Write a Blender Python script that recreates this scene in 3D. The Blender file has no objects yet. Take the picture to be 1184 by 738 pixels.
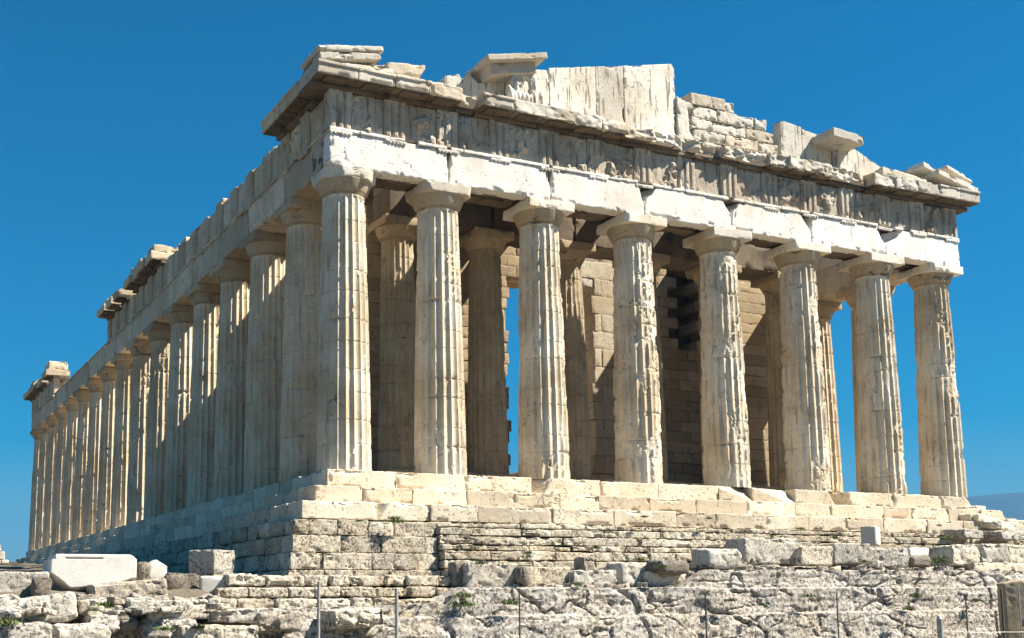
import bpy, bmesh, math, random
import numpy as np
from mathutils import Vector, Matrix

S = bpy.context.scene
COL = S.collection
R = math.radians

# ------------------------------------------------------------------ camera
CAM = np.array([-14.2085, -35.541, -4.2788])
YAW, PITCH, ROLL, FPX, PU, PV = .44690, .12470, -.0074, 1356.86, 468.257, 523.2735
FW = np.array([math.sin(YAW)*math.cos(PITCH), math.cos(YAW)*math.cos(PITCH), math.sin(PITCH)])
_rt = np.array([math.cos(YAW), -math.sin(YAW), 0.0]); _up = np.cross(_rt, FW)
R2 = _rt*math.cos(ROLL)+_up*math.sin(ROLL); U2 = _up*math.cos(ROLL)-_rt*math.sin(ROLL)
cd = bpy.data.cameras.new('camera'); cam = bpy.data.objects.new('camera', cd); COL.objects.link(cam)
cd.sensor_fit = 'HORIZONTAL'; cd.sensor_width = 36; cd.lens = FPX/1184*36
cd.shift_x = (592-PU)/1184; cd.shift_y = (PV-369)/1184
cd.clip_start = .5; cd.clip_end = 40000
M4 = Matrix.Identity(4)
for i in range(3):
    M4[i][0] = R2[i]; M4[i][1] = U2[i]; M4[i][2] = -FW[i]; M4[i][3] = CAM[i]
cam.matrix_world = M4
S.camera = cam
def at(px, py, Y):
    """world point seen at a photo pixel, on the plane y = Y (used to read sizes off the photograph)"""
    r = FW*FPX + R2*(px-PU) - U2*(py-PV)
    return CAM + r*((Y-CAM[1])/r[1])

# ------------------------------------------------------------------ light
SUN_AZ = np.array([.857, -.515]); SUN_EL = R(48)
w = bpy.data.worlds.new('World'); S.world = w; w.use_nodes = True
nt = w.node_tree; nt.nodes.clear()
sky = nt.nodes.new('ShaderNodeTexSky'); sky.sky_type = 'NISHITA'; sky.sun_disc = False
sky.sun_elevation = SUN_EL; sky.sun_rotation = math.atan2(SUN_AZ[0], SUN_AZ[1])
sky.altitude = 150; sky.air_density = 1.0; sky.dust_density = .35; sky.ozone_density = 3.0
hs = nt.nodes.new('ShaderNodeHueSaturation'); hs.inputs['Saturation'].default_value = 1.95; hs.inputs['Hue'].default_value = .495; hs.inputs['Value'].default_value = .75
bg = nt.nodes.new('ShaderNodeBackground'); bg.inputs[1].default_value = .05
wo = nt.nodes.new('ShaderNodeOutputWorld')
nt.links.new(sky.outputs[0], hs.inputs['Color']); nt.links.new(hs.outputs[0], bg.inputs[0]); nt.links.new(bg.outputs[0], wo.inputs[0])
sl = bpy.data.lights.new('sun', 'SUN'); sun = bpy.data.objects.new('sun', sl); COL.objects.link(sun)
sl.energy = 5.0; sl.angle = R(.5); sl.color = (1, .94, .82)
sd = Vector((SUN_AZ[0]*math.cos(SUN_EL), SUN_AZ[1]*math.cos(SUN_EL), math.sin(SUN_EL)))
sun.rotation_euler = sd.to_track_quat('Z', 'Y').to_euler()
vs = S.view_settings; vs.view_transform = 'Standard'; vs.look = 'None'; vs.gamma = 1; vs.use_curve_mapping = False
vs.exposure = 1.55

# ------------------------------------------------------------------ noise
def _h(ix, iy, iz, seed):
    h = (ix.astype(np.uint32)*np.uint32(374761393) + iy.astype(np.uint32)*np.uint32(668265263)
         + iz.astype(np.uint32)*np.uint32(2147483647) + np.uint32((seed*144269504 + 1013904223) & 0xffffffff))
    h = (h ^ (h >> np.uint32(13)))*np.uint32(1274126177)
    h = (h ^ (h >> np.uint32(16)))*np.uint32(2246822519)
    h = h ^ (h >> np.uint32(13))
    return h.astype(np.float64)/4294967295.0
def vn(p, seed=0):
    f = np.floor(p); t = p-f; i = f.astype(np.int64); t = t*t*(3-2*t)
    x, y, z = i[:, 0], i[:, 1], i[:, 2]
    o = np.zeros(len(p))
    for a in (0, 1):
        wa = t[:, 0] if a else 1-t[:, 0]
        for b in (0, 1):
            wb = t[:, 1] if b else 1-t[:, 1]
            for c in (0, 1):
                wc = t[:, 2] if c else 1-t[:, 2]
                o += wa*wb*wc*_h(x+a, y+b, z+c, seed)
    return o*2-1
def fbm(p, seed=0, o=3, g=.5):
    s = np.zeros(len(p)); a = 1.0; n = 0
    q = np.asarray(p, float)
    for k in range(o):
        s += a*vn(q, seed+k*17); n += a; a *= g; q = q*2.03+11.7
    return s/n
def sst(a, b, x):
    t = np.clip((x-a)/(b-a), 0, 1); return t*t*(3-2*t)
def worley(p, seed=0):
    f = np.floor(p).astype(np.int64); d1 = np.full(len(p), 9.); d2 = np.full(len(p), 9.); idv = np.zeros(len(p))
    for a in (-1, 0, 1):
        for b in (-1, 0, 1):
            for c in (-1, 0, 1):
                x, y, z = f[:, 0]+a, f[:, 1]+b, f[:, 2]+c
                hx = _h(x, y, z, seed+1)
                q = np.stack([x+hx, y+_h(x, y, z, seed+2), z+_h(x, y, z, seed+3)], 1)
                d = np.sqrt(((q-p)**2).sum(1))
                m = d < d1
                d2 = np.where(m, d1, np.minimum(d2, d)); idv = np.where(m, hx, idv); d1 = np.where(m, d, d1)
    return d1, d2, idv

# ------------------------------------------------------------------ mesh helpers
class MB:
    def __init__(s): s.v = []; s.q = []; s.n = 0; s.t = []
    def add(s, v, q, tint=0.):
        s.t.append(np.full(len(v), tint)); s.v.append(np.asarray(v, float)); s.q.append(np.asarray(q, np.int64)+s.n); s.n += len(v)
    def build(s, name, mat, parent=None, smooth=True, loc=None):
        v = np.concatenate(s.v); q = np.concatenate(s.q)
        me = bpy.data.meshes.new(name)
        me.vertices.add(len(v)); me.vertices.foreach_set('co', v.astype(np.float32).ravel())
        me.loops.add(len(q)*4); me.loops.foreach_set('vertex_index', q.astype(np.int32).ravel())
        me.polygons.add(len(q)); me.polygons.foreach_set('loop_start', np.arange(0, len(q)*4, 4, dtype=np.int32))
        me.polygons.foreach_set('use_smooth', np.full(len(q), smooth, dtype=bool))
        me.update(calc_edges=True)
        if len(s.t) == len(s.v): me.attributes.new('tint', 'FLOAT', 'POINT').data.foreach_set('value', np.concatenate(s.t).astype(np.float32))
        if smooth: me.set_sharp_from_angle(angle=R(38))
        me.materials.append(mat)
        o = bpy.data.objects.new(name, me); COL.objects.link(o)
        if parent: o.parent = parent
        if loc is not None: o.location = loc
        return o
def grid_q(nu, nv, wrap=False):
    u = np.arange(nu if wrap else nu-1); v = np.arange(nv-1)
    U, V = np.meshgrid(u, v, indexing='ij'); U2_ = (U+1) % nu
    return np.stack([U*nv+V, U2_*nv+V, U2_*nv+V+1, U*nv+V+1], -1).reshape(-1, 4)

def rbox(mb, lo, hi, sp=.1, r=.03, amp=.012, chip=.05, seed=0, fr=2.2, warp=None, mat=None, cuts=(), pit=0.0):
    """a stone block: rounded, worn and chipped box.  warp(local p in metres, unit coords) edits it, mat moves it"""
    lo = np.array(lo, float); hi = np.array(hi, float); L = hi-lo; c = (lo+hi)/2; h = L/2
    spv = np.array(sp if hasattr(sp, '__len__') else (sp,)*3, float)
    n = np.maximum(1, np.ceil(L/spv).astype(int))
    r = min(r, h.min()*.8)
    ax = []
    for i in range(3):
        t = np.linspace(-h[i], h[i], n[i]+1)
        e = min(r*1.05, h[i]*.5)                         # keep loops near the edges so that the rounding reads
        t = np.unique(np.round(np.concatenate([t[1:-1][np.abs(t[1:-1]) < h[i]-e*1.2], [-h[i], -h[i]+e*.35, -h[i]+e, h[i]-e, h[i]-e*.35, h[i]]]), 6))
        ax.append(t)
    V = []; Q = []; off = 0
    for i in range(3):
        j, k = (i+1) % 3, (i+2) % 3
        for sgn in (-1, 1):
            A, B = np.meshgrid(ax[j], ax[k], indexing='ij')
            p = np.zeros((A.size, 3)); p[:, j] = A.ravel(); p[:, k] = B.ravel(); p[:, i] = sgn*h[i]
            q = grid_q(len(ax[j]), len(ax[k]))
            if sgn < 0: q = q[:, ::-1]
            V.append(p); Q.append(q+off); off += len(p)
    V = np.concatenate(V); Q = np.concatenate(Q)
    key = np.round(V*1e4).astype(np.int64)
    _, idx, inv = np.unique(key, axis=0, return_index=True, return_inverse=True)
    V = V[idx]; Q = inv.reshape(-1)[Q]
    inner = np.clip(V, -(h-r), h-r); d = V-inner; ln = np.linalg.norm(d, axis=1, keepdims=True)
    nrm = d/np.maximum(ln, 1e-9)
    sd_ = 1+(seed*7919 % 997)*.37
    edge = (np.sort(h-np.abs(V), axis=1)[:, 1])          # distance to the nearest edge (second smallest face distance)
    P = inner+nrm*r
    q = P+c+sd_
    disp = amp*fbm(q*fr, seed, 4, .55)
    if chip:
        f1 = fbm(q*1.7, seed+5, 4, .62); m = sst(.10, .26, f1)*sst(chip*2.2, chip*.9, edge+chip*.9*fbm(q*4, seed+6, 3))
        disp -= chip*(.9+.5*fbm(q*6, seed+7, 3))*m
        disp -= chip*.45*sst(chip*.7, 0, edge)*sst(.0, .35, fbm(q*5, seed+9, 3, .6))
    if pit: disp -= pit*sst(.12, .5, fbm(q*4.3, seed+3, 3, .6))
    P = P+nrm*disp[:, None]
    for (cn, cd_) in cuts:                               # broken-off corners: planes in unit coordinates
        cn = np.array(cn, float); nn = cn/np.linalg.norm(cn)
        s = (P*nn).sum(1)-cd_-.05*fbm(q*2.5, seed+21, 3)
        P = P-np.where(s > 0, s, 0)[:, None]*nn
    if warp is not None: P = warp(P, P/h)
    P = P+c
    if mat is not None:
        m3 = np.array(mat.to_3x3()); P = (P-c)@m3.T+c+np.array(mat.translation)
    mb.add(P, Q, float(_h(np.array([seed]), np.array([3]), np.array([8]), 5)[0])*2-1)

def setp(o, label=None, cat=None, group=None, kind=None):
    if label: o['label'] = label
    if cat: o['category'] = cat
    if group: o['group'] = group
    if kind: o['kind'] = kind
    return o

# ------------------------------------------------------------------ materials
def stone(name, base, tan, grey, tan_amt=.5, grey_amt=.5, pits=.5, cracks=.4, streak=.4, scale=1.0, bump=.5, tan_low=None,
          lich=None, rand=False, tintv=.16, sscale=3.2, sth=(.5, .75), scol=None, ttan=.55, pit_col=(.07, .055, .04), courses=None):
    m = bpy.data.materials.new(name); m.use_nodes = True; t = m.node_tree; N = t.nodes; Lk = t.links
    N.clear()
    out = N.new('ShaderNodeOutputMaterial'); b = N.new('ShaderNodeBsdfPrincipled'); b.inputs['Roughness'].default_value = .88
    b.inputs['Specular IOR Level'].default_value = .25
    Lk.new(b.outputs[0], out.inputs[0])
    tc = N.new('ShaderNodeTexCoord'); co = tc.outputs['Object']
    if rand:
        oi = N.new('ShaderNodeObjectInfo'); vm = N.new('ShaderNodeVectorMath'); vm.operation = 'MULTIPLY_ADD'
        vm.inputs[1].default_value = (37, 53, 71); Lk.new(oi.outputs['Random'], vm.inputs[0]); Lk.new(co, vm.inputs[2])
        co = vm.outputs[0]
    def noise(sc, det=5, ro=.55, src=co, dist=0):
        n = N.new('ShaderNodeTexNoise'); n.inputs['Scale'].default_value = sc*scale; n.inputs['Detail'].default_value = det
        n.inputs['Roughness'].default_value = ro; n.inputs['Distortion'].default_value = dist
        Lk.new(src, n.inputs['Vector']); return n.outputs['Fac']
    def ramp(src, a, bb, lo=0., hi=1.):
        n = N.new('ShaderNodeMapRange'); n.inputs[1].default_value = a; n.inputs[2].default_value = bb
        n.inputs[3].default_value = lo; n.inputs[4].default_value = hi; n.interpolation_type = 'SMOOTHSTEP'
        Lk.new(src, n.inputs[0]); return n.outputs[0]
    def math_(op, a, bb):
        n = N.new('ShaderNodeMath'); n.operation = op
        for i, s_ in enumerate((a, bb)):
            if isinstance(s_, (int, float)): n.inputs[i].default_value = s_
            else: Lk.new(s_, n.inputs[i])
        return n.outputs[0]
    def mix(fac, a, bb):
        n = N.new('ShaderNodeMix'); n.data_type = 'RGBA'
        if isinstance(fac, (int, float)): n.inputs[0].default_value = fac
        else: Lk.new(fac, n.inputs[0])
        for i, s_ in ((6, a), (7, bb)):
            if isinstance(s_, tuple): n.inputs[i].default_value = (*s_, 1)
            else: Lk.new(s_, n.inputs[i])
        return n.outputs[2]
    mp = N.new('ShaderNodeMapping'); mp.inputs['Scale'].default_value = (1, 1, .12); Lk.new(co, mp.inputs[0])
    c = base
    f = ramp(noise(.45, 6, .6), .48-.22*tan_amt, .78-.22*tan_amt)
    c = mix(math_('MULTIPLY', f, .9), c, tan)
    f = ramp(noise(1.7, 8, .65), .62-.2*grey_amt, .82-.15*grey_amt)
    c = mix(math_('MULTIPLY', f, .8), c, grey)
    f = ramp(noise(sscale, 5, .6, mp.outputs[0]), *sth)
    c = mix(math_('MULTIPLY', f, streak), c, scol or tuple(x*.55 for x in tan))
    if lich:
        f = ramp(noise(6, 6, .7), .56, .66); c = mix(f, c, lich)
    ta = N.new('ShaderNodeAttribute'); ta.attribute_name = 'tint'
    c = mix(ramp(ta.outputs['Fac'], .2, 1., 0, ttan), c, tan)
    tm = N.new('ShaderNodeMix'); tm.data_type = 'RGBA'; tm.blend_type = 'MULTIPLY'; tm.inputs[0].default_value = 1
    tr = N.new('ShaderNodeMapRange'); tr.inputs[1].default_value = -1; tr.inputs[2].default_value = 1; tr.inputs[3].default_value = 1-tintv; tr.inputs[4].default_value = 1+tintv
    Lk.new(math_('MULTIPLY', math_('SINE', math_('MULTIPLY', ta.outputs['Fac'], 7.), 0), 1.), tr.inputs[0])
    Lk.new(c, tm.inputs[6]); Lk.new(tr.outputs[0], tm.inputs[7]); c = tm.outputs[2]
    fine = noise(26, 5, .7)
    f = ramp(fine, .3, .7, .82, 1.1)
    mm = N.new('ShaderNodeMix'); mm.data_type = 'RGBA'; mm.blend_type = 'MULTIPLY'; mm.inputs[0].default_value = 1
    Lk.new(c, mm.inputs[6]); Lk.new(f, mm.inputs[7]); c = mm.outputs[2]
    pn = noise(11, 5, .72); big = noise(1.1, 3, .5)
    pf = math_('MULTIPLY', ramp(pn, .60-.09*pits, .68-.09*pits), ramp(big, .62-.35*pits, .72-.2*pits))
    # fissures: thin lines where a distorted voronoi changes cell
    dn = N.new('ShaderNodeTexNoise'); dn.inputs['Scale'].default_value = 1.6*scale; dn.inputs['Detail'].default_value = 5; Lk.new(co, dn.inputs['Vector'])
    va = N.new('ShaderNodeVectorMath'); va.operation = 'MULTIPLY_ADD'; va.inputs[1].default_value = (.9, .9, .9)
    Lk.new(dn.outputs['Color'], va.inputs[0]); Lk.new(co, va.inputs[2])
    vo = N.new('ShaderNodeTexVoronoi'); vo.feature = 'DISTANCE_TO_EDGE'; vo.inputs['Scale'].default_value = .9*scale; Lk.new(va.outputs[0], vo.inputs['Vector'])
    cf = math_('MULTIPLY', ramp(vo.outputs['Distance'], .004, .016, 1, 0), ramp(noise(.8, 2), .62-.3*cracks, .7-.3*cracks))
    dark = math_('MAXIMUM', pf, cf)
    c = mix(math_('MULTIPLY', dark, .82), c, pit_col)
    Lk.new(c, b.inputs['Base Color'])
    hgt = math_('ADD', math_('MULTIPLY', noise(9, 8, .68), .7), math_('MULTIPLY', fine, .25))
    hgt = math_('SUBTRACT', hgt, math_('MULTIPLY', dark, .45))
    bp = N.new('ShaderNodeBump'); bp.inputs['Strength'].default_value = bump; bp.inputs['Distance'].default_value = .06
    Lk.new(hgt, bp.inputs['Height']); Lk.new(bp.outputs[0], b.inputs['Normal'])
    return m
def flat(name, col, rough=.8, metal=0.):
    m = bpy.data.materials.new(name); m.use_nodes = True; t = m.node_tree; b = t.nodes['Principled BSDF']
    b.inputs['Roughness'].default_value = rough; b.inputs['Metallic'].default_value = metal
    tc = t.nodes.new('ShaderNodeTexCoord'); n = t.nodes.new('ShaderNodeTexNoise'); n.inputs['Scale'].default_value = 8; n.inputs['Detail'].default_value = 6
    t.links.new(tc.outputs['Object'], n.inputs['Vector'])
    r_ = t.nodes.new('ShaderNodeValToRGB'); r_.color_ramp.elements[0].position = .3; r_.color_ramp.elements[1].position = .7
    r_.color_ramp.elements[0].color = (*[x*.6 for x in col], 1); r_.color_ramp.elements[1].color = (*[min(1, x*1.2) for x in col], 1)
    t.links.new(n.outputs['Fac'], r_.inputs[0]); t.links.new(r_.outputs[0], b.inputs['Base Color'])
    return m

PALE = (.63, .56, .445); TAN = (.44, .345, .225)
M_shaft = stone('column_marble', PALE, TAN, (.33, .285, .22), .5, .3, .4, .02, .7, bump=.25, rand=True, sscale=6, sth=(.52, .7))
M_inner = stone('inner_column_marble', (.42, .345, .235), (.32, .235, .14), (.17, .14, .10), .6, .5, .4, .02, .6, bump=.35, rand=True)  # darker, browner marble for the inner porch columns
M_fcol = stone('flank_column_marble', (.66, .55, .40), (.50, .38, .23), (.34, .28, .20), .5, .3, .4, .02, .6, bump=.25, rand=True, sscale=6, sth=(.52, .7))
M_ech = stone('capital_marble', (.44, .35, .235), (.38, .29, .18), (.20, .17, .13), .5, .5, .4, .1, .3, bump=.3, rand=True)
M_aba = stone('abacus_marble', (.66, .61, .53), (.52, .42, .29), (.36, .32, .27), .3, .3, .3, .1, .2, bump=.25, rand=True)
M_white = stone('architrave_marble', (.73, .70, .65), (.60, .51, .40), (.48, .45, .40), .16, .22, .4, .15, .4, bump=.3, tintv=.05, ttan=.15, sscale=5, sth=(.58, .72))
M_frieze = stone('frieze_marble', (.50, .445, .36), (.38, .30, .21), (.20, .17, .14), .5, .5, .55, .1, .8, bump=.45, tintv=.1, sscale=6, sth=(.54, .66), scol=(.15, .12, .09))
M_brown = stone('dark_marble', (.19, .15, .105), (.13, .095, .06), (.05, .043, .036), .6, .8, .4, .1, .4, bump=.45)  # dark brown marble for soffits, backing slabs, beams and the inner entablature
M_corn = stone('cornice_marble', (.55, .505, .43), (.44, .34, .22), (.25, .22, .18), .35, .4, .4, .12, .25, bump=.4)
M_tymp = stone('pediment_marble', (.58, .54, .465), (.46, .38, .28), (.30, .265, .22), .25, .35, .45, .05, .9, bump=.4, sscale=8, sth=(.56, .63), scol=(.16, .13, .10), ttan=.2)
M_step = stone('step_marble', (.63, .55, .42), (.53, .42, .29), (.36, .32, .26), .4, .35, .6, .12, .12, bump=.45)
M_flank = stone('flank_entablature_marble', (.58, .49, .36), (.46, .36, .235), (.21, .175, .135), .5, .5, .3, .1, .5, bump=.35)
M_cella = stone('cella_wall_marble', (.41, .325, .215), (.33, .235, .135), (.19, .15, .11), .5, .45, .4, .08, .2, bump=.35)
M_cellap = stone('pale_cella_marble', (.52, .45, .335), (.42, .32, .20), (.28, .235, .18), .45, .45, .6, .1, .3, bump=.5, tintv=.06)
M_poros = stone('foundation_stone', (.60, .53, .42), (.50, .40, .27), (.28, .25, .21), .35, .6, .95, .3, .15, 1.3, bump=.9)
M_rock = stone('bedrock', (.46, .42, .37), (.44, .37, .28), (.30, .295, .29), .5, .6, 1.2, .45, .1, .9, bump=.7, lich=(.50, .46, .40), tintv=0)
M_block = stone('loose_block_marble', (.49, .45, .385), (.42, .33, .23), (.23, .21, .18), .35, .5, .9, .2, .1, 1.2, bump=.8)
M_smooth = stone('smooth_block_marble', (.72, .69, .63), (.54, .46, .36), (.44, .41, .36), .2, .15, .15, .02, .1, bump=.15)
M_dark = stone('dark_rock', (.24, .205, .165), (.22, .165, .115), (.10, .095, .085), .5, .6, .8, .3, .1, 1.2, bump=.9)
M_grd = stone('dry_ground', (.16, .135, .10), (.13, .11, .07), (.08, .07, .06), .5, .6, .6, .1, 0, .8, bump=.9)

# ------------------------------------------------------------------ setting: ground, bedrock, far mountain
def gz(x, y):
    """ground height"""
    x = np.asarray(x, float); y = np.asarray(y, float)
    north = -3.75+np.clip(y+2, -20, 75)/77*3.1
    west = -3.75+.0*x
    z = np.where(y > 0, np.minimum(north, -.3), west)
    z = np.where((y > -2) & (y <= 0), west+(north-west)*sst(-2, 0, y), z)
    east_ = sst(30.5, 32, x)*2.55*sst(-4.5, 0, y)*(1-.1*np.clip(x-32, 0, 10)); z = z+np.where(y < 6, east_, sst(30.5, 32, x)*(-1.2-z))
    left = sst(-1.5, -4.5, x)
    zl = -4.05+.0*x
    z = np.where(y < -1, z+(zl-z)*left*sst(-1, -4, y), z)
    drop = sst(-8.2, -9.3, y)
    zf = -5.95-np.clip(-y-12, 0, 60)*.012
    dropl = sst(-8.4, -10.2, y)
    dd = drop*(1-left)+dropl*left
    return z+(zf-z)*dd
mb = MB()
xs = np.unique(np.concatenate([np.linspace(-420, -60, 24), np.linspace(-60, -22, 20), np.linspace(-22, 40, 250), np.linspace(40, 100, 24), np.linspace(100, 420, 20)]))
ys = np.unique(np.concatenate([np.linspace(-300, -45, 20), np.linspace(-45, -16, 30), np.linspace(-16, 3, 130), np.linspace(3, 80, 90), np.linspace(80, 420, 30)]))
X, Y = np.meshgrid(xs, ys, indexing='ij'); P = np.stack([X.ravel(), Y.ravel(), np.zeros(X.size)], 1)
z = gz(P[:, 0], P[:, 1]); far = np.hypot(P[:, 0]-10, P[:, 1]-25)
z = z+.10*fbm(P*.6, 3, 4)+.05*fbm(P*2.3, 8, 3)
z = z-sst(70, 240, far)*55*(1+.4*fbm(P*.01, 5, 2))
# the plateau falls away to the plain; a flat sheet carries on to the horizon
P[:, 2] = z; mb.add(P, grid_q(len(xs), len(ys)))
setp(mb.build('ground', M_grd), kind='structure')
mb = MB()
xs = np.linspace(-9000, 9000, 41); X, Y = np.meshgrid(xs, xs, indexing='ij'); P = np.stack([X.ravel(), Y.ravel(), np.full(X.size, -58.)], 1)
mb.add(P, grid_q(41, 41)); setp(mb.build('plain', flat('plain_earth', (.12, .105, .07))), kind='structure')

# far mountain ridge, about 5 km away behind the right corner
mb = MB()
nu, nv = 160, 40
u = np.linspace(-1, 1, nu); v = np.linspace(-1, 1, nv); A, B = np.meshgrid(u, v, indexing='ij')
dirc = YAW+math.atan((1290-PU)/FPX); ctr = CAM[:2]+5200*np.array([math.sin(dirc), math.cos(dirc)])
tang = np.array([math.cos(dirc), -math.sin(dirc)]); nrm_ = np.array([math.sin(dirc), math.cos(dirc)])
px_ = ctr[0]+tang[0]*A*2700+nrm_[0]*B*900; py_ = ctr[1]+tang[1]*A*2700+nrm_[1]*B*900
P = np.stack([px_.ravel(), py_.ravel(), np.zeros(A.size)], 1)
prof = np.exp(-((A.ravel()+.0)*1.6)**4)*(1-np.abs(B.ravel()))**1.0
P[:, 2] = -60+470*prof*(1+.16*fbm(P*.0019, 4, 4))
mb.add(P, grid_q(nu, nv)); setp(mb.build('mountain', flat('mountain_scrub', (.045, .05, .045))), kind='structure')

# bedrock ledge in front (rock-cut face)
mb = MB()
xa = np.linspace(-24, 34, 1500); va = np.linspace(0, 1, 120)
U, V = np.meshgrid(xa, va, indexing='ij'); x = U.ravel(); v = V.ravel()
left = sst(1.0, -3.0, x)
top = np.interp(x, [-3, -1.2, -.2, 6.6, 7.4, 30], [-4.45, -4.4, -3.98, -3.96, -3.48, -3.46])
# profile: v<.8 climbs the face, then runs back over the top
vf = np.clip(v/.8, 0, 1); vb = np.clip((v-.8)/.2, 0, 1)
zz = -6.3+(top+6.3)*vf; yy = -10.0-(1-vf)*.35+vb*2.4
P = np.stack([x, yy, zz], 1)
q = P*np.array([.33, .6, .62])+.45*np.stack([fbm(P*.7, 31, 4), fbm(P*.7, 32, 4), fbm(P*.7, 33, 4)], 1)
d1, d2, idv = worley(q, 40); crack = np.exp(-((d2-d1)/.035)**2)*sst(-.15, .2, fbm(P*.45, 39, 3))
q2 = P*np.array([.9, 1.5, 2.6])+.4*np.stack([fbm(P*1.6, 41, 3), fbm(P*1.6, 42, 3), fbm(P*1.6, 43, 3)], 1); e1, e2, id2 = worley(q2, 50); crack2 = np.exp(-((e2-e1)/.07)**2)*sst(.0, .3, fbm(P*.7, 37, 3))
rough = fbm(P*np.array([3.2, 3.2, 5.5]), 35, 5, .68)
layer = fbm(np.stack([P[:, 0]*.35, P[:, 1]*.5, P[:, 2]*4.2], 1), 44, 4, .6)
hole = sst(.22, .42, fbm(P*1.35, 45, 4, .6))
crev = np.exp(-(np.abs(fbm(np.stack([P[:, 0]*.30, P[:, 1]*.3, P[:, 2]*.12], 1)+.12*fbm(P*1.3, 47, 3)[:, None], 46, 2))/.011)**2)
lg2 = sst(-4.03, -3.99, zz+.05*fbm(P*.6, 48, 3))
dep = .12*fbm(P*.42, 34, 3)+.06*(idv-.5)-.11*crack+.035*(id2-.5)-.05*crack2+.03*rough+.06*layer-.06*hole-.13*crev-.10*lg2
# a ledge line cut along the face
led = sst(-4.75, -4.7, zz+.06*fbm(P*.5, 38, 2))
fade = 1-.75*vb
P[:, 1] -= (dep-.16*led)*fade*(1-vb); P[:, 2] += (dep*.28)*np.where(vb > 0, 1, vf**3)
mb.add(P, grid_q(len(xa), len(va))[:, ::-1] if False else grid_q(len(xa), len(va)))
setp(mb.build('bedrock', M_rock), kind='structure')

# ------------------------------------------------------------------ the temple
T = bpy.data.objects.new('ancient_temple', None); COL.objects.link(T); T.location = (15.4, 0, 0)
setp(T, 'ruined pale marble Doric temple with fluted columns on a stepped base', 'temple')
_build = MB.build
def part(mb, name, mat, parent=None, loc=None, smooth=True):
    o = mb.build(name, mat, None, smooth, loc)
    o.parent = parent or T
    if parent is None: o.matrix_parent_inverse = Matrix.Translation((-15.4, 0, 0))
    return o
rng = random.Random(5)
AX = [1.01, 4.69, 8.986, 13.282, 17.578, 21.874, 26.17, 29.85]
AY = [1.01]+[4.69+4.291*k for k in range(15)]+[68.44]

# steps
ZT = [0, -.62, -1.18]; ZB = [-.62, -1.18, -1.74]
def split(a, b, lo, hi, rg):
    t = [a]
    while t[-1] < b-hi: t.append(t[-1]+rg.uniform(lo, hi))
    t.append(b)
    if len(t) > 2 and t[-1]-t[-2] < lo*.5: t.pop(-2)
    return t
for k in range(3):
    o = .70*k; mb = MB()
    t = split(-o, 30.88+o, 1.6, 3.0, rng)
    for a, b in zip(t[:-1], t[1:]):
        dz = rng.uniform(-.012, .012); dy = rng.uniform(-.012, .02)
        s = rng.randrange(9999)
        cuts = []
        if k == 0 and 15.5 < (a+b)/2 < 20: cuts.append(((rng.uniform(-.3, .3), -1, 1.0), .52))
        if (a+b)/2 > 29.5: cuts.append(((1, -.6, .9), .75 if k else .7))
        if rng.random() < .14: cuts.append(((rng.choice((-1, 1))*1.5, -1, 1.0), .68+rng.random()*.25))
        rbox(mb, (a+.003, -o+dy, ZB[k]-.01), (b-.003, -o+1.5, ZT[k]+dz), (.06, .12, .045), .022, .018, .07, s, 1.9, cuts=cuts)
    t = split(-o+1.5, 69.5+o, 1.4, 2.3, rng)
    for a, b in zip(t[:-1], t[1:]):
        near = a < 30
        rbox(mb, (-o+rng.uniform(-.01, .02), a+.006, ZB[k]-.01), (-o+1.4, b-.006, ZT[k]+rng.uniform(-.01, .01)), (.14, .09 if near else .3, .07 if near else .2), .035, .02, .07, rng.randrange(9999), 1.9)
    # south and east sides, simpler
    rbox(mb, (30.88+o-1.4, 1.5, ZB[k]-.01), (30.88+o, 69.5+o, ZT[k]-.005), (.4, .5, .2), .03, .02, .05, 3)
    rbox(mb, (-o+1.4, 69.5+o-1.4, ZB[k]-.01), (30.88+o-1.4, 69.5+o, ZT[k]-.005), (.5, .4, .2), .03, .02, .05, 4)
    part(mb, 'step', M_step)
mb = MB(); rbox(mb, (1.3, 1.4, -1.6), (29.5, 68.2, -.012), .5, .02, .006, .0, 7)
part(mb, 'floor', M_step)

# foundation courses
mb = MB()
zc = [-1.745, -2.28, -2.82, -3.36, -3.95, -4.6]
for k in range(5):
    o = 1.62+.10*k
    t = split(-o-.12, 3.2, .9, 1.7, rng)
    for a, b in zip(t[:-1], t[1:]):
        if rng.random() < .05 and k > 0 and a > 2: continue
        back = rng.uniform(0, .10); thin = rng.uniform(0, .06) if k == 0 else 0
        rbox(mb, (a+.01, -o+back, zc[k+1]+.008), (b-.01, -.7, zc[k]-.004-thin), (.05, .3, .045), .022, .025, .055, rng.randrange(9999), 3.0, pit=.035)
    t = split(-.7, 60, 1.0, 1.8, rng)
    for a, b in zip(t[:-1], t[1:]):
        rbox(mb, (-o-.12+rng.uniform(-.03, .06), a+.01, zc[k+1]+.008), (-.7, b-.01, zc[k]-.004), (.3, .09 if a < 25 else .3, .07), .035, .04, .09, rng.randrange(9999), 2.6, pit=.05)
zt = [-1.745, -1.93, -2.2, -2.5, -2.7, -3.02, -3.3, -3.75]
for k in range(7):
    o = 1.55+.12*k+rng.uniform(-.04, .04)
    t = split(3.2+rng.uniform(0, .02), 32.5, 1.1, 3.2, rng)
    for a, b in zip(t[:-1], t[1:]):
        rbox(mb, (a+.008, -o+rng.uniform(-.02, .12), zt[k+1]+.005), (b-.008, -.7, zt[k]-.003-rng.uniform(0, .03)), (.06, .3, .04), .03, .035, .06, rng.randrange(9999), 3.0, pit=.045)
part(mb, 'foundation_wall', M_poros)

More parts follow.
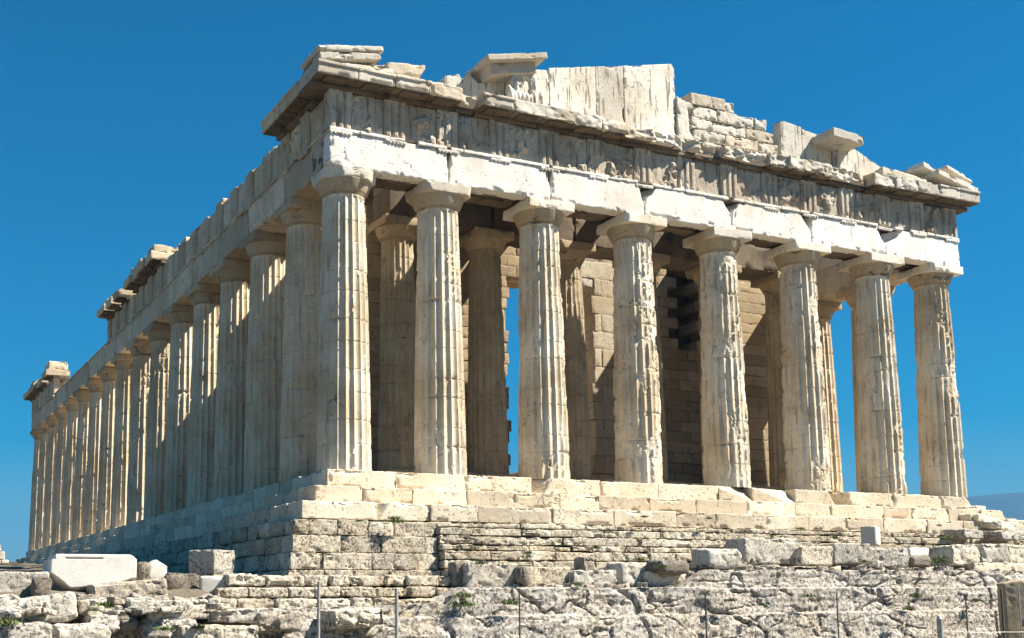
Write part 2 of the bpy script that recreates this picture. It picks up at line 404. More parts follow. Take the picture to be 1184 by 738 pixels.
# columns ------------------------------------------------------------
def shaft_geo(mb, R0, R1, H, seed, m=8, dz=.036, ero=0., chunk=.3, z0=0.):
    nf = 20; nt_ = nf*m
    zs = list(np.arange(0, H, dz))+[H]
    joints = [H*(k+.15*math.sin(seed*1.7+k*3.1))/11. for k in range(1, 11)]
    for j in joints: zs += [j-.012, j, j+.012]
    zs = np.unique(np.round(zs, 4)); zs = zs[(zs >= 0) & (zs <= H)]
    th = np.arange(nt_)/nt_*2*math.pi; u = (np.arange(nt_) % m)/m-.5+(.5/m if False else 0)
    A, Z = np.meshgrid(np.arange(nt_), zs, indexing='ij')
    z = Z.ravel(); a = th[A.ravel()]; uu = u[A.ravel()]
    rad = R0+(R1-R0)*(z/H)+.02*np.sin(math.pi*z/H)
    drum = np.searchsorted(np.array(joints), z)
    dr = np.array([(_h(np.array([k]), np.array([seed]), np.array([5]), 3)[0]-.5) for k in range(12)])
    rad = rad+.014*dr[drum]
    p = np.stack([rad*np.cos(a), rad*np.sin(a), z], 1); q = p+seed*13.7
    d = .080*rad/.9
    fl = d*(1-(2*uu)**2)
    e = d*np.clip(.02+ero*.6+2.4*(fbm(q*np.array([1.7, 1.7, .7]), seed, 5, .62)-.2+ero*.4), 0.02, 1.2)
    r = rad-np.maximum(fl, e)
    ck = sst(.20, .29, fbm(q*np.array([1.5, 1.5, 1.0]), seed+40, 5, .62)+chunk*.36-.17)
    r = r*(1-ck)+ck*np.minimum(r, rad-(.075+.06*fbm(q*4.5, seed+44, 4, .65)))
    edge = np.abs(uu) > .3
    nick = sst(.32, .5, fbm(q*np.array([5, 5, 3.2]), seed+60, 3, .6))
    r -= nick*np.where(edge, .032, .004)
    r += .0025*fbm(q*8, seed+70, 3)
    for k, j in enumerate(joints):
        g = .5+.5*fbm(np.stack([np.cos(a)*1.5, np.sin(a)*1.5, np.full_like(a, j)], 1)+seed, seed+k, 2)
        g2 = np.clip(g*1.6-.35, 0, 1)
        r -= np.exp(-((z-j)/.011)**2)*.042*g2
        big = sst(.62, .8, g); r -= np.exp(-((z-j)/.07)**2)*.05*big
    top = sst(H-.11, H-.02, z); r = r*(1-top)+top*np.minimum(rad-.004, r+fl*.9)
    P = np.stack([r*np.cos(a), r*np.sin(a), z+z0], 1)
    mb.add(P, grid_q(nt_, len(zs), True))
def capital_geo(mb, mba, R1, H, seed, wd=1.02, m=96, dmg=.3, sp=.06):
    prof = [(R1-.01, H-.0), (R1+.012, H+.02), (R1+.0, H+.035), (R1+.025, H+.05), (R1+.012, H+.066), (R1+.04, H+.082), (R1+.03, H+.10)]
    for t in np.linspace(0, 1, 12):
        prof.append((R1+.05+(wd*.985-R1-.05)*(t**.85), H+.11+.40*(t**1.1)))
    prof += [(wd*.975, H+.525), (wd*.8, H+.53)]
    prof = np.array(prof); a = np.arange(m)/m*2*math.pi
    A, K = np.meshgrid(a, np.arange(len(prof)), indexing='ij'); A = A.ravel(); K = K.ravel()
    rr = prof[K, 0]; zz = prof[K, 1]
    p = np.stack([rr*np.cos(A), rr*np.sin(A), zz], 1)
    rr = rr-(.13+.06*fbm(p*5+seed, seed+2, 3))*sst(.36-.3*dmg, .42-.3*dmg, fbm(p*1.4+seed, seed, 4, .55))+.004*fbm(p*5, seed+4, 3)
    P = np.stack([rr*np.cos(A), rr*np.sin(A), zz], 1)
    mb.add(P, grid_q(m, len(prof), True))
    cuts = []; rg = random.Random(seed)
    for sx in (-1, 1):
        for sy in (-1, 1):
            if rg.random() < .1+dmg*.5: cuts.append(((sx, sy, -rg.uniform(-.3, .9)), wd*(1.40-rg.uniform(.06, .35)*(.5+dmg))/1.0))
    rbox(mba, (-wd, -wd, H+.515), (wd, wd, H+.865), sp, .012, .006, .03+.05*dmg, seed+3, 2.0, cuts=cuts)
def make_column(x, y, seed, mat, R0=.953, R1=.74, H=9.565, m=10, dz=.036, ero=0, chunk=.3, dmg=.3, z0=0., wd=.985, sp=.06):
    mb = MB(); shaft_geo(mb, R0, R1, H, seed, m, dz, ero, chunk)
    c = part(mb, 'column', mat, loc=(x, y, z0))
    mb = MB(); mba = MB(); capital_geo(mb, mba, R1, H, seed, wd, 96 if m >= 6 else 40, dmg, sp)
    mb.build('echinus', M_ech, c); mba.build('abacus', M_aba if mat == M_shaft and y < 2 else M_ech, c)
    return c
def copy_col(c, x, y, rz):
    n = c.copy(); COL.objects.link(n); n.location = (x, y, c.location.z); n.rotation_euler = (0, 0, rz)
    for ch in c.children:
        d = ch.copy(); COL.objects.link(d); d.parent = n
    return n
front = [(-.2, .0, .75), (-.1, .2, .8), (.05, .4, .3), (.2, .8, .2), (.2, .7, .15), (.2, .75, .3), (.05, .4, .25), (.1, .5, .6)]
for i, x in enumerate(AX):
    e_, c_, d_ = front[i]
    make_column(x, AY[0], 11+i*7, M_shaft, ero=e_, chunk=c_, dmg=d_)
proto = []
for i in range(1, 6):
    proto.append(make_column(1.01, AY[i], 101+i*5, M_fcol, m=8, dz=.06, ero=-.05, chunk=.2, dmg=.4, sp=.12))
for i in range(6, 17):
    copy_col(proto[i % 5], 1.01, AY[i], (i*5 % 4)*math.pi/2)
for i in (1, 2, 3, 4, 14, 15, 16):
    copy_col(proto[(i+2) % 5], 29.85, AY[i]-(.9 if i == 2 else 0), (i % 4)*math.pi/2)
for i in range(1, 7):
    copy_col(proto[(i+1) % 5], AX[i], AY[16], (i*3 % 4)*math.pi/2)
# inner porch columns, on two steps
IX = [15.44+k*4.02 for k in (-2.5, -1.5, -.5, .5, 1.5, 2.5)]
mb = MB(); rbox(mb, (4.2, 4.65, -.01), (26.7, 14, .35), .3, .03, .015, .04, 61); part(mb, 'step', M_cella)
mb = MB(); rbox(mb, (4.5, 4.97, .345), (26.4, 14, .70), .3, .03, .015, .04, 62); part(mb, 'step', M_cella)
for i, x in enumerate(IX):
    make_column(x, 5.9, 301+i*9, M_inner, R0=.85, R1=.66, H=9.25, m=6, dz=.06, ero=.1, chunk=.35, dmg=.4, z0=.7, wd=.93, sp=.1)

# entablature --------------------------------------------------------
ZA0, ZA1, ZF1 = 10.43, 11.78, 13.13
FACE = .11
def taenia(mb, axis, a, b, face, seed):
    """projecting fillet along the top of an architrave block with a little breakage"""
    n = max(2, int((b-a)/.5)); rg = random.Random(seed); t = np.linspace(a, b, n+1)
    for s, e in zip(t[:-1], t[1:]):
        if rg.random() < .07: continue
        pr_ = .055+rg.uniform(-.012, .008)
        lo = [s+.001, face-pr_, ZA1-.115]; hi = [e-.001, face+.1, ZA1-rg.uniform(0, .01)]
        if axis == 'y': lo = [lo[1], lo[0], lo[2]]; hi = [hi[1], hi[0], hi[2]]
        rbox(mb, lo, hi, .05, .008, .008, .02, rg.randrange(9999), 4)
def regula(mb, axis, c, face, seed):
    rg = random.Random(seed)
    lo = [c-.42, face-.05, ZA1-.195]; hi = [c+.42, face+.1, ZA1-.117]
    if axis == 'y': lo = [lo[1], lo[0], lo[2]]; hi = [hi[1], hi[0], hi[2]]
    rbox(mb, lo, hi, .05, .006, .006, .02, seed, 4)
    for k in range(6):
        if rg.random() < .3: continue
        x = c-.35+k*.14
        lo = [x-.03, face-.045, ZA1-.235]; hi = [x+.03, face+.02, ZA1-.194]
        if axis == 'y': lo = [lo[1], lo[0], lo[2]]; hi = [hi[1], hi[0], hi[2]]
        rbox(mb, lo, hi, .1, .006, .0, .0, seed)
TRIW = [FACE+.42]+[AX[1]-(AX[1]-FACE-.42)/2]
tri_x = []
ends = [FACE+.4225]+AX[1:7]+[30.77-.4225]
for a, b in zip(ends[:-1], ends[1:]): tri_x += [a, (a+b)/2]
tri_x.append(ends[-1])
endy = [FACE+.4225]+AY[1:16]+[69.39-.4225]
tri_y = []
for a, b in zip(endy[:-1], endy[1:]): tri_y += [a, (a+b)/2]
tri_y.append(endy[-1])

mb = MB(); mbk = MB()
ja = [FACE]+AX[1:7]+[30.77]
notch = {3: .34, 6: .5, 4: .12, 2: .06, 5: .1, 1: .08}
for i, (a, b) in enumerate(zip(ja[:-1], ja[1:])):
    nl = notch.get(i, 0); nr = notch.get(i+1, 0)
    def wp(P, Un, nl=nl, nr=nr, i=i):
        P = P.copy(); q = P*np.array([0, .8, 2.2])+i*5
        zz = Un[:, 2]; prf = np.clip(sst(-.6, .7, zz)+.5*fbm(q, i+3, 3), 0, 1.3)
        fr_ = sst(1.0, -.3, Un[:, 1])                    # only the outer slab is broken
        ul = sst(-.55, -1.0, Un[:, 0]); ur = sst(.55, 1.0, Un[:, 0])
        P[:, 0] += (ul*nl*prf-ur*nr*prf*.8)*fr_
        return P
    cuts = []
    if i == 0: cuts = [((-1, -.25, -.9), 1.98)]
    if i == 6: cuts = [((1, -.5, -1.1), 1.95)]
    if i in (3, 4): cuts.append(((1, -.15, .8), 1.72-.10*(i == 4)))
    if i in (3, 4, 6): cuts.append(((-1, -.15, .9), 1.70))
    if i == 2: cuts.append(((1, -.15, 1.2), 1.72))
    rbox(mb, (a+.008, FACE+rng.uniform(-.01, .01), ZA0), (b-.008, FACE+.6, ZA1-.118), (.055, .2, .05), .022, .016, .075, 500+i, 1.5, warp=wp, cuts=cuts)
    for y0_, y1_ in ((FACE+.605, 1.22), (1.24, 1.89)): rbox(mbk, (a+.01, y0_, ZA0+.06+rng.uniform(0, .12)), (b-.01, y1_, ZA1-.02), (.12, .2, .15), .02, .03, .10, rng.randrange(9999), 1.5)
    taenia(mb, 'x', a+nl*1.1+.01, b-nr*.9-.01, FACE, 70+i)
for i, x in enumerate(tri_x):
    if i in (8, 7): continue
    regula(mb, 'x', x, FACE, 800+i)
part(mb, 'architrave', M_white); part(mbk, 'architrave_backing', M_brown)

def triglyph_geo(mb, axis, c, seed, face, dmg=.2):
    wd = .845; n = 53
    xs_ = np.linspace(-wd/2, wd/2, n); zs_ = np.linspace(ZA1+.002, ZF1-.002, 30)
    def glyph(x):
        g = np.zeros_like(x)
        for cc, hw in ((-wd/2, .07), (-wd/6, .075), (wd/6, .075), (wd/2, .07)): g = np.maximum(g, .085*np.clip(1-np.abs(x-cc)/hw, 0, 1))
        return g
    def wp(P, Un):
        P = P.copy(); g = glyph(P[:, 0])*sst(1.0, .80, Un[:, 2]); f_ = (Un[:, 1] < 0)
        q = P*3+seed
        br = sst(.1, .45, fbm(P*1.5+seed*3.1, seed, 4, .6)+dmg*.4-.15)*.09
        P[:, 1] += np.where(f_, np.maximum(g, br), 0); return P
    lo = (c-wd/2, face-.02, ZA1+.001); hi = (c+wd/2, face+.5, ZF1-.004)
    m_ = None
    t = MB(); rbox(t, lo, hi, (.022, .3, .07), .012, .006, .03, seed, 3, warp=wp)
    v = t.v[0]; q = t.q[0]
    if axis == 'y': v = v[:, [1, 0, 2]]; q = q[:, ::-1]
    mb.add(v, q, .35*t.t[0][0])
def metope_geo(mb, axis, a, b, seed, face, relief=1., sp=.035):
    def wp(P, Un):
        P = P.copy(); f_ = Un[:, 1] < 0
        q = np.stack([P[:, 0]*1.9, P[:, 2]*1.25, np.full(len(P), seed*3.3)], 1)
        n1 = fbm(q+.5*fbm(q*1.5, seed+3, 2)[:, None], seed, 3, .55)
        body = sst(.0, .25, n1)*sst(1, .75, np.abs(Un[:, 0]))*sst(.98, .8, Un[:, 2])
        fine_ = fbm(P*np.array([6, 6, 5])+seed, seed+8, 3)
        P[:, 1] -= np.where(f_, relief*(body*(.16+.06*fine_)+.012*fine_), 0)
        return P
    t = MB(); rbox(t, (a, face+(.10 if axis == 'x' else .12), ZA1+.001), (b, face+.42, ZF1-.01), (sp, .3, sp), .01, .01, .02, seed, 2, warp=wp)
    v = t.v[0]; q = t.q[0]
    if axis == 'y': v = v[:, [1, 0, 2]]; q = q[:, ::-1]
    mb.add(v, q, .35*t.t[0][0])
# west frieze: backing course with triglyphs and metopes as pieces of it
mb = MB()
for i, (a, b) in enumerate(zip(ja[:-1], ja[1:])): rbox(mb, (a+(.40 if i == 0 else .005), FACE+.43, ZA1-.02), (b-(.4 if i == 6 else .005), 1.85, ZF1-.02), (.2, .3, .2), .02, .02, .05, 600+i)
FR = part(mb, 'frieze', M_frieze)
rg = random.Random(2)
for i, x in enumerate(tri_x):
    t = MB(); triglyph_geo(t, 'x', x, 20+i, FACE, dmg=[.1, .1, .2, .3, .3, .6, .4, .9, .3, .5, .5, .6, .2, .2, .1][i])
    t.build('triglyph', M_frieze, FR).matrix_parent_inverse = FR.matrix_world.inverted()
for i, (a, b) in enumerate(zip(tri_x[:-1], tri_x[1:])):
    t = MB(); metope_geo(t, 'x', a+.424, b-.424, 40+i, FACE, 1.0 if i not in (7, 8) else .3)
    t.build('metope', M_frieze, FR).matrix_parent_inverse = FR.matrix_world.inverted()

# north flank: architrave all along, frieze over two stretches
mb = MB()
for i in range(16):
    a = FACE+.61 if i == 0 else AY[i]; b = AY[i+1] if i < 15 else 69.39
    near = i < 7
    rbox(mb, (FACE+rng.uniform(-.012, .012), a+.01, ZA0), (1.89, b-.01, ZA1-.118), (.4, .1 if near else .3, .1 if near else .25), .03, .02, .09, 700+i, 1.5)
    taenia(mb, 'y', a+.02, b-.02, FACE, 170+i)
for i, y in enumerate(tri_y):
    if (y < 36 or y > 54) and y < 40: regula(mb, 'y', y, FACE, 900+i)
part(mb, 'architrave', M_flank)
def has_fr(y): return y < 38.5 or y > 56.5
mb = MB(); mb2 = MB()
for i, (a, b) in enumerate(zip(tri_y[:-1], tri_y[1:])):
    if has_fr(a) and has_fr(b):
        topz = ZF1-.02-(rng.uniform(0, .22) if a > 6 else 0)
        rbox(mb if a < 40 else mb2, (FACE+.43, a+.005 if i else .55, ZA1-.02), (1.85, b-.005, topz), (.3, .25, .25), .03, .03, .08, 750+i)
FRN2 = part(mb2, 'frieze', M_flank); FRN = part(mb, 'frieze', M_flank)
for i, y in enumerate(tri_y):
    if i == 0: continue
    if has_fr(y):
        t = MB(); triglyph_geo(t, 'y', y, 220+i, FACE, .25); t.build('triglyph', M_flank, FRN if y < 40 else FRN2).matrix_parent_inverse = FRN.matrix_world.inverted()
    if has_fr(y) and has_fr(tri_y[i-1]):
        t = MB(); metope_geo(t, 'y', tri_y[i-1]+.424, y-.424, 260+i, FACE, .35 if i > 2 else .8, .06 if i < 12 else .1)
        t.build('metope', M_flank, FRN if y < 40 else FRN2).matrix_parent_inverse = FRN.matrix_world.inverted()
# the top of the flank: uneven remains of the backing course
mb = MB()
for k in range(14):
    y = 6.5+k*2.1+rng.uniform(-.5, .5)
    if y > 33: break
    if rng.random() < .8 and y < 22:
        rbox(mb, (FACE+rng.uniform(.0, .2), y, ZF1-.015), (1.7, y+rng.uniform(.7, 2.0), ZF1+rng.uniform(.06, .26)), .1, .05, .04, .1, 1000+k); part(mb, 'backing_block', M_flank); mb = MB()
for k in range(9):
    y = 37.0+k*2.1+rng.uniform(-.5, .5)
    if rng.random() < .55: rbox(mb, (FACE+.15, y, ZA1-.01), (1.7, y+rng.uniform(.6, 1.7), ZA1+rng.uniform(.08, .3)), .14, .05, .04, .1, 1040+k); part(mb, 'backing_block', M_flank); mb = MB()
# south flank (inner face seen between the columns) and east side
mb = MB()
for i in range(5):
    a = 1.9 if i == 0 else AY[i]; b = AY[i+1]
    rbox(mb, (28.99, a+.01, ZA0), (30.77, b-.01, ZA1), (.3, .2, .2), .03, .02, .08, 760+i)
    rbox(mb, (29.05, a+.02, ZA1), (30.72, b-.02, ZF1), (.3, .2, .2), .03, .02, .08, 770+i)
part(mb, 'architrave', M_flank); mb = MB()
for i in (14, 15):
    rbox(mb, (28.99, AY[i]+.01, ZA0), (30.77, AY[i+1]-.01, ZA1), .4, .03, .02, .08, 780+i)
part(mb, 'architrave', M_flank)
mb = MB()
for i in range(7):
    rbox(mb, ((AX[i] if i else 1.9)+.01, 67.6, ZA0), ((AX[i+1] if i < 6 else 28.9)-.01, 69.38, ZF1), .4, .03, .02, .1, 790+i)
part(mb, 'architrave', M_flank)

# cornice ------------------------------------------------------------
def geison(mb, axis, a, b, out, seed, sp=.06, top=13.72, brk=.0, mut=True):
    rg = random.Random(seed); f0 = FACE
    def wp(P, Un):
        P = P.copy(); fo = sst(.2, -1, Un[:, 1])
        lowr = Un[:, 2] < 0
        P[:, 2] += np.where(Un[:, 2] > .55, -.05*sst(.0, -1, Un[:, 1]), 0)
        if brk:
            q = np.stack([P[:, 0]*1.3, P[:, 2]*2, np.full(len(P), seed*2.7)], 1)
            P[:, 1] += fo*brk*np.clip(.4+1.4*fbm(q, seed, 4, .6), 0, 1.2)
        return P
    t = MB(); u_ = MB()
    if out > .3: rbox(u_, (a+.012, f0-out+.07+brk*.8, 13.285), (b-.012, f0-.11, 13.306), (.12, .1, .1), .004, .003, 0, seed+3)
    rbox(t, (a+.006, f0-out, 13.30), (b-.006, 1.3, top), (sp, .12, .045), .02, .014, .06, seed, 2.4, warp=wp)
    rbox(u_, (a+.004, f0-.10, 13.13), (b-.004, 1.25, 13.282), (sp*1.5, .2, .06), .015, .012, .04, seed+1, 2.4)
    if mut and out > .5:
        n = max(1, round((b-a)/1.07))
        for k in range(n):
            c = a+(k+.5)*(b-a)/n
            if rg.random() < .12: continue
            rbox(u_, (c-.40, f0-out+.10, 13.225), (c+.40, f0-.11, 13.297), .1, .01, .006, .04, seed+5+k)
    if out > .5 and not brk: rbox(t, (a+.008, f0-out-.055, top-.16), (b-.008, f0-out+.06, top-.052), (sp, .05, .04), .02, .01, .04, seed+2, 3)
    for v, q in zip(t.v, t.q):
        if axis == 'y': v = v[:, [1, 0, 2]]; q = q[:, ::-1]
        mb.v.append(v); mb.n += len(v); mb.t.append(np.full(len(v), t.t[0][0]))
        mb.q.append(q)
    if axis == 'y': u_.v = [v[:, [1, 0, 2]] for v in u_.v]; u_.q = [q[:, ::-1] for q in u_.q]
    return u_
# (offsets are already absolute inside t)
def geison_add(mb, *a, **k):
    t = MB(); t2 = t
    u_ = geison(t, *a, **k)
    v = np.concatenate(t.v); q = np.concatenate(t.q); mb.add(v, q, .5*t.t[0][0]); return u_
mb = MB()
cw = [(-.6, .9, .70, 0), (.9, 2.3, .70, 0), (2.3, 3.7, .70, 0), (3.7, 4.95, .69, .05), (4.95, 5.65, .50, .35),
      (5.75, 7.1, .72, .0), (7.1, 8.4, .71, .04), (8.4, 9.7, .70, .1), (9.7, 11.0, .69, .14), (11.0, 12.2, .64, .2), (12.2, 13.4, .60, .25), (13.4, 14.6, .55, .3),
      (14.6, 15.8, .45, .35), (15.8, 17.0, .36, .4), (17.0, 18.0, .50, .3), (18.0, 19.3, .42, .4), (19.3, 20.3, .58, .15), (20.3, 21.5, .62, .12), (21.5, 22.8, .62, .2), (22.8, 24.0, .5, .3),
      (24.0, 25.0, .40, .4), (25.05, 26.3, .64, .1), (26.3, 27.6, .68, .06), (27.6, 28.9, .7, .03), (28.9, 30.2, .70, 0), (30.2, 31.48, .70, 0)]
for i, (a, b, o_, br) in enumerate(cw):
    u_ = geison_add(mb, 'x', a, b, o_, 1100+i*11, brk=br, top=13.80+rng.uniform(-.02, .02)+.003*i); cb = part(mb, 'cornice_block', M_corn); mb = MB(); u_.build('soffit', M_brown, cb).matrix_parent_inverse = cb.matrix_world.inverted()
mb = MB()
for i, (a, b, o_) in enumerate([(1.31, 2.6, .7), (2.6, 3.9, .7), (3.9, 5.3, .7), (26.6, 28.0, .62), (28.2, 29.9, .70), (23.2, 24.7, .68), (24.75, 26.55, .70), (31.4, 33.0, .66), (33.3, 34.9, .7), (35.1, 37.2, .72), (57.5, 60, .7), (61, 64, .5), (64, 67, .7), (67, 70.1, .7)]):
    u_ = geison_add(mb, 'y', a, b, o_, 1500+i*13, sp=.09 if i < 3 else .15, brk=.0 if i < 3 else .12, top=13.80); cb = part(mb, 'cornice_block', M_flank); mb = MB(); u_.build('soffit', M_brown, cb).matrix_parent_inverse = cb.matrix_world.inverted()
for i, (y, l, zt) in enumerate([(23.6, 2.2, .42), (26.7, 2.4, .5), (33.6, 1.1, .3), (35.4, 1.6, .36), (57.9, 2.0, .7), (65.5, 2.2, .5)]):
    rbox(mb, (-.3, y, 13.79), (1.2, y+l, 13.8+zt), .14, .05, .04, .12, 1600+i); part(mb, 'cornice_block', M_flank); mb = MB()

# raking cornice pieces, pediment ------------------------------------
def rot(ax_, ang, tr=(0, 0, 0)): return Matrix.Translation(tr)@Matrix.Rotation(ang, 4, ax_)
SL = R(-13.2)
def rake(lo, hi, r_, amp, chip, seed, ang, sp=(.05, .08, .04), cuts=()):
    mb = MB(); rbox(mb, lo, hi, sp, r_, amp, chip, seed, 2.2, mat=rot('Y', R(ang)), cuts=cuts); part(mb, 'raking_cornice_block', M_corn)
# north-west corner
rake((-.42, -.30, 14.12), (1.9, 1.4, 14.37), .02, .015, .06, 2001, -10)
rake((-.50, -.34, 14.40), (1.98, 1.4, 14.62), .06, .012, .05, 2002, -10)
rake((.4, -.36, 13.83), (2.3, 1.2, 13.98), .02, .02, .06, 2003, -3)
rake((2.1, -.35, 13.95), (3.6, 1.2, 14.36), .03, .03, .10, 2004, -7, cuts=[((1, -.2, -.9), .62)])
rake((.9, -.1, 13.95), (2.3, 1.2, 14.18), .03, .03, .10, 2005, -9)
# slab left high up, jutting forward over the statues
rake((6.35, -.10, 14.98), (8.35, 1.3, 15.42), .02, .02, .06, 2010, -13)
rake((6.05, -.42, 15.40), (8.66, 1.3, 15.63), .02, .012, .05, 2012, -13)
# tilted block right of the middle
rake((22.75, -.55, 14.98), (24.55, .9, 15.36), .02, .015, .06, 2020, 4, cuts=[((-1, 0, -1.2), .72)])
mb = MB()   # south-west corner
mb = MB(); rbox(mb, (29.0, -.5, 13.95), (31.55, 1.4, 14.2), (.06, .1, .05), .02, .02, .06, 2030, mat=rot('Y', R(12), (0, 0, .12))); part(mb, 'raking_cornice_block', M_corn)
mb = MB(); rbox(mb, (28.4, -.2, 14.35), (31.1, 1.4, 14.62), (.06, .1, .05), .04, .02, .08, 2031, mat=rot('Y', R(13), (0, 0, .02))); part(mb, 'raking_cornice_block', M_corn)
mb = MB(); rbox(mb, (29.7, -.35, 14.55), (31.45, 1.2, 14.78), (.06, .1, .05), .05, .02, .06, 2032, mat=rot('Y', R(14), (0, 0, -.05))); part(mb, 'raking_cornice_block', M_corn)
mb = MB(); rbox(mb, (26.0, -.1, 13.86), (28.8, 1.2, 14.28), (.08, .1, .06), .05, .04, .10, 2033, mat=rot('Y', R(5))); part(mb, 'raking_cornice_block', M_corn)

def topwarp(pts, z0, z1):
    xs_ = [p[0] for p in pts]; zs_ = [p[1] for p in pts]
    def wp(P, Un, xs_=xs_, zs_=zs_): return P
    return xs_, zs_
def slab(mb, x0, x1, y0, y1, z0, pts, seed, sp=.06, lean=0., **k):
    """upright slab whose top follows pts (x, z)"""
    xs_ = np.array([p[0] for p in pts]); zs_ = np.array([p[1] for p in pts]); z1 = zs_.max(); cx = (x0+x1)/2; cz = (z0+z1)/2
    def wp(P, Un):
        P = P.copy(); tz = np.interp(P[:, 0]+cx, xs_, zs_)
        P[:, 2] = (P[:, 2]+cz-z0)*(tz-z0)/(z1-z0)+z0-cz
        P[:, 0] += lean*(P[:, 2]+cz-z0)
        return P
    rbox(mb, (x0, y0, z0), (x1, y1, z1), (sp, .15, sp), k.get('r', .025), k.get('amp', .014), k.get('chip', .06), seed, 1.8, warp=wp)
mb = MB()
zb = 13.78
mb = MB(); slab(mb, 3.6, 4.9, .75, 1.2, zb, [(3.6, 14.35), (4.9, 14.5)], 2101); part(mb, 'pediment_slab', M_tymp)
mb = MB(); slab(mb, 4.9, 6.0, .72, 1.2, zb, [(4.9, 14.75), (5.5, 14.95), (5.6, 14.75), (6.0, 15.15)], 2102); part(mb, 'pediment_slab', M_tymp)
mb = MB(); slab(mb, 6.0, 7.1, .70, 1.2, zb, [(6.0, 14.95), (6.3, 14.75), (7.1, 14.95)], 2103); part(mb, 'pediment_slab', M_tymp)
mb = MB(); slab(mb, 7.11, 9.4, .72, 1.2, zb, [(7.1, 15.05), (8.5, 15.3), (8.52, 15.75), (9.4, 15.85)], 2104); part(mb, 'pediment_slab', M_tymp)
mb = MB(); slab(mb, 9.41, 11.55, .70, 1.2, zb, [(9.4, 15.95), (11.55, 16.42)], 2105); part(mb, 'pediment_slab', M_tymp)
mb = MB(); slab(mb, 11.56, 12.9, .71, 1.2, zb, [(11.5, 16.42), (12.9, 16.73)], 2106); part(mb, 'pediment_slab', M_tymp)
mb = MB(); slab(mb, 12.91, 15.45, .70, 1.2, zb, [(12.9, 16.73), (15.3, 17.28), (15.5, 17.0)], 2107); part(mb, 'pediment_slab', M_tymp)
mb = MB(); slab(mb, 15.46, 16.25, .62, 1.2, zb, [(15.4, 15.9), (16.3, 15.7)], 2113, chip=.12, amp=.04); part(mb, 'pediment_slab', M_tymp)
mb = MB(); slab(mb, 21.0, 22.2, .70, 1.2, zb, [(21.0, 15.9), (22.2, 15.78)], 2108); part(mb, 'pediment_slab', M_tymp)
mb = MB(); slab(mb, 22.21, 23.9, .71, 1.2, zb, [(22.2, 15.72), (23.2, 15.6), (23.9, 15.1)], 2109); part(mb, 'pediment_slab', M_tymp)
mb = MB(); slab(mb, 23.95, 26.5, .35, 1.2, zb, [(23.95, 15.2), (24.6, 15.25), (26.5, 14.5)], 2110); part(mb, 'pediment_slab', M_tymp)
mb = MB(); slab(mb, 26.5, 28.2, .55, 1.2, zb, [(26.5, 14.55), (28.2, 14.2)], 2111); part(mb, 'pediment_slab', M_tymp)
mb = MB()   # rougher courses of the backing wall, bare where the slabs have fallen
cz = [13.78, 14.25, 14.72, 15.2, 15.72, 16.25]
for k in range(5):
    t = split(16.2+(.1 if k % 2 else 0), [20.9, 20.8, 20.6, 20.2, 18.5][k], .9, 2.0, rng)
    for a, b in zip(t[:-1], t[1:]): rbox(mb, (a+.008, .66+rng.uniform(-.03, .03), cz[k]+.006), (b-.008, 1.5, cz[k+1]-.006-(rng.uniform(0, .1) if k == 4 else 0)), .05, .025, .035, .08, rng.randrange(9999), 3, pit=.05)
t = split(4.2, 24, 1.0, 1.8, rng)
for a, b in zip(t[:-1], t[1:]):
    if a < 15.8: rbox(mb, (a, 1.21, 13.7), (b-.01, 1.9, 13.8+max(.5, (a-3)*.19)), .2, .03, .03, .08, rng.randrange(9999))
part(mb, 'pediment_backing_wall', M_corn)

# inner porch entablature, ceiling beams ------------------------------
mb = MB()
for i in range(5):
    a = 4.66 if i == 0 else IX[i]; b = IX[i+1] if i < 4 else 26.25
    rbox(mb, (a+.01, 5.08, 10.74), (b-.01, 6.75, 12.0), (.15, .3, .12), .03, .02, .08, 2200+i)
    rbox(mb, (a+.012, 5.12, 12.0), (b-.012, 6.7, 13.0), (.15, .3, .12), .03, .025, .08, 2210+i)
part(mb, 'inner_architrave', M_brown)
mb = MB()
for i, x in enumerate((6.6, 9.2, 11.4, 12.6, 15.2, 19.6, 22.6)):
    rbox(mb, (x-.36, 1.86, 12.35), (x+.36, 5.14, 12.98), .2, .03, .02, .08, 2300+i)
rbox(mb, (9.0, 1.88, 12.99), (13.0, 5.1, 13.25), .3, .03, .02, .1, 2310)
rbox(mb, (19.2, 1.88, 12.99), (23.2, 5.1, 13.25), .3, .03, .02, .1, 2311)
part(mb, 'ceiling_beam', M_brown)
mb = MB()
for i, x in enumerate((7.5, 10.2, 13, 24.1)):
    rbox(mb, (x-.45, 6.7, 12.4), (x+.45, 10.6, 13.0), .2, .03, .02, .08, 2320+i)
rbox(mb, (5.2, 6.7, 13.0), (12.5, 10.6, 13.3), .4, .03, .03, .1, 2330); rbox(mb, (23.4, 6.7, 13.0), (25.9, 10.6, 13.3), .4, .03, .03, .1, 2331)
part(mb, 'ceiling_beam', M_brown)

# cella walls --------------------------------------------------------
def courses(mb, axis, A0, A1, f0, f1, z0, topf, seed, hole=None, ch=.52, ln=1.22, sp=.12):
    rg = random.Random(seed); z = z0; k = 0
    while z < 13.2:
        a0 = A0(z) if callable(A0) else A0; a1 = A1(z) if callable(A1) else A1
        t = (A0 if not callable(A0) else A1-9*ln)-(ln/2 if k % 2 else 0)
        while t < a1:
            s = max(t, a0); e = min(t+ln, a1); mid = (s+e)/2
            if e-s > .12 and z+ch*.6 < topf(mid) and not (hole and hole(mid, z+ch/2)):
                d = rg.uniform(-.02, .02)
                lo = [s+.003, f0+d, z+.002]; hi = [e-.003, f1+d, z+ch-.002]
                if axis == 'y': lo = [lo[1], lo[0], lo[2]]; hi = [hi[1], hi[0], hi[2]]
                rbox(mb, lo, hi, sp, .012, .012, .04, rg.randrange(9999), 2.2)
            t += ln
        z += ch; k += 1
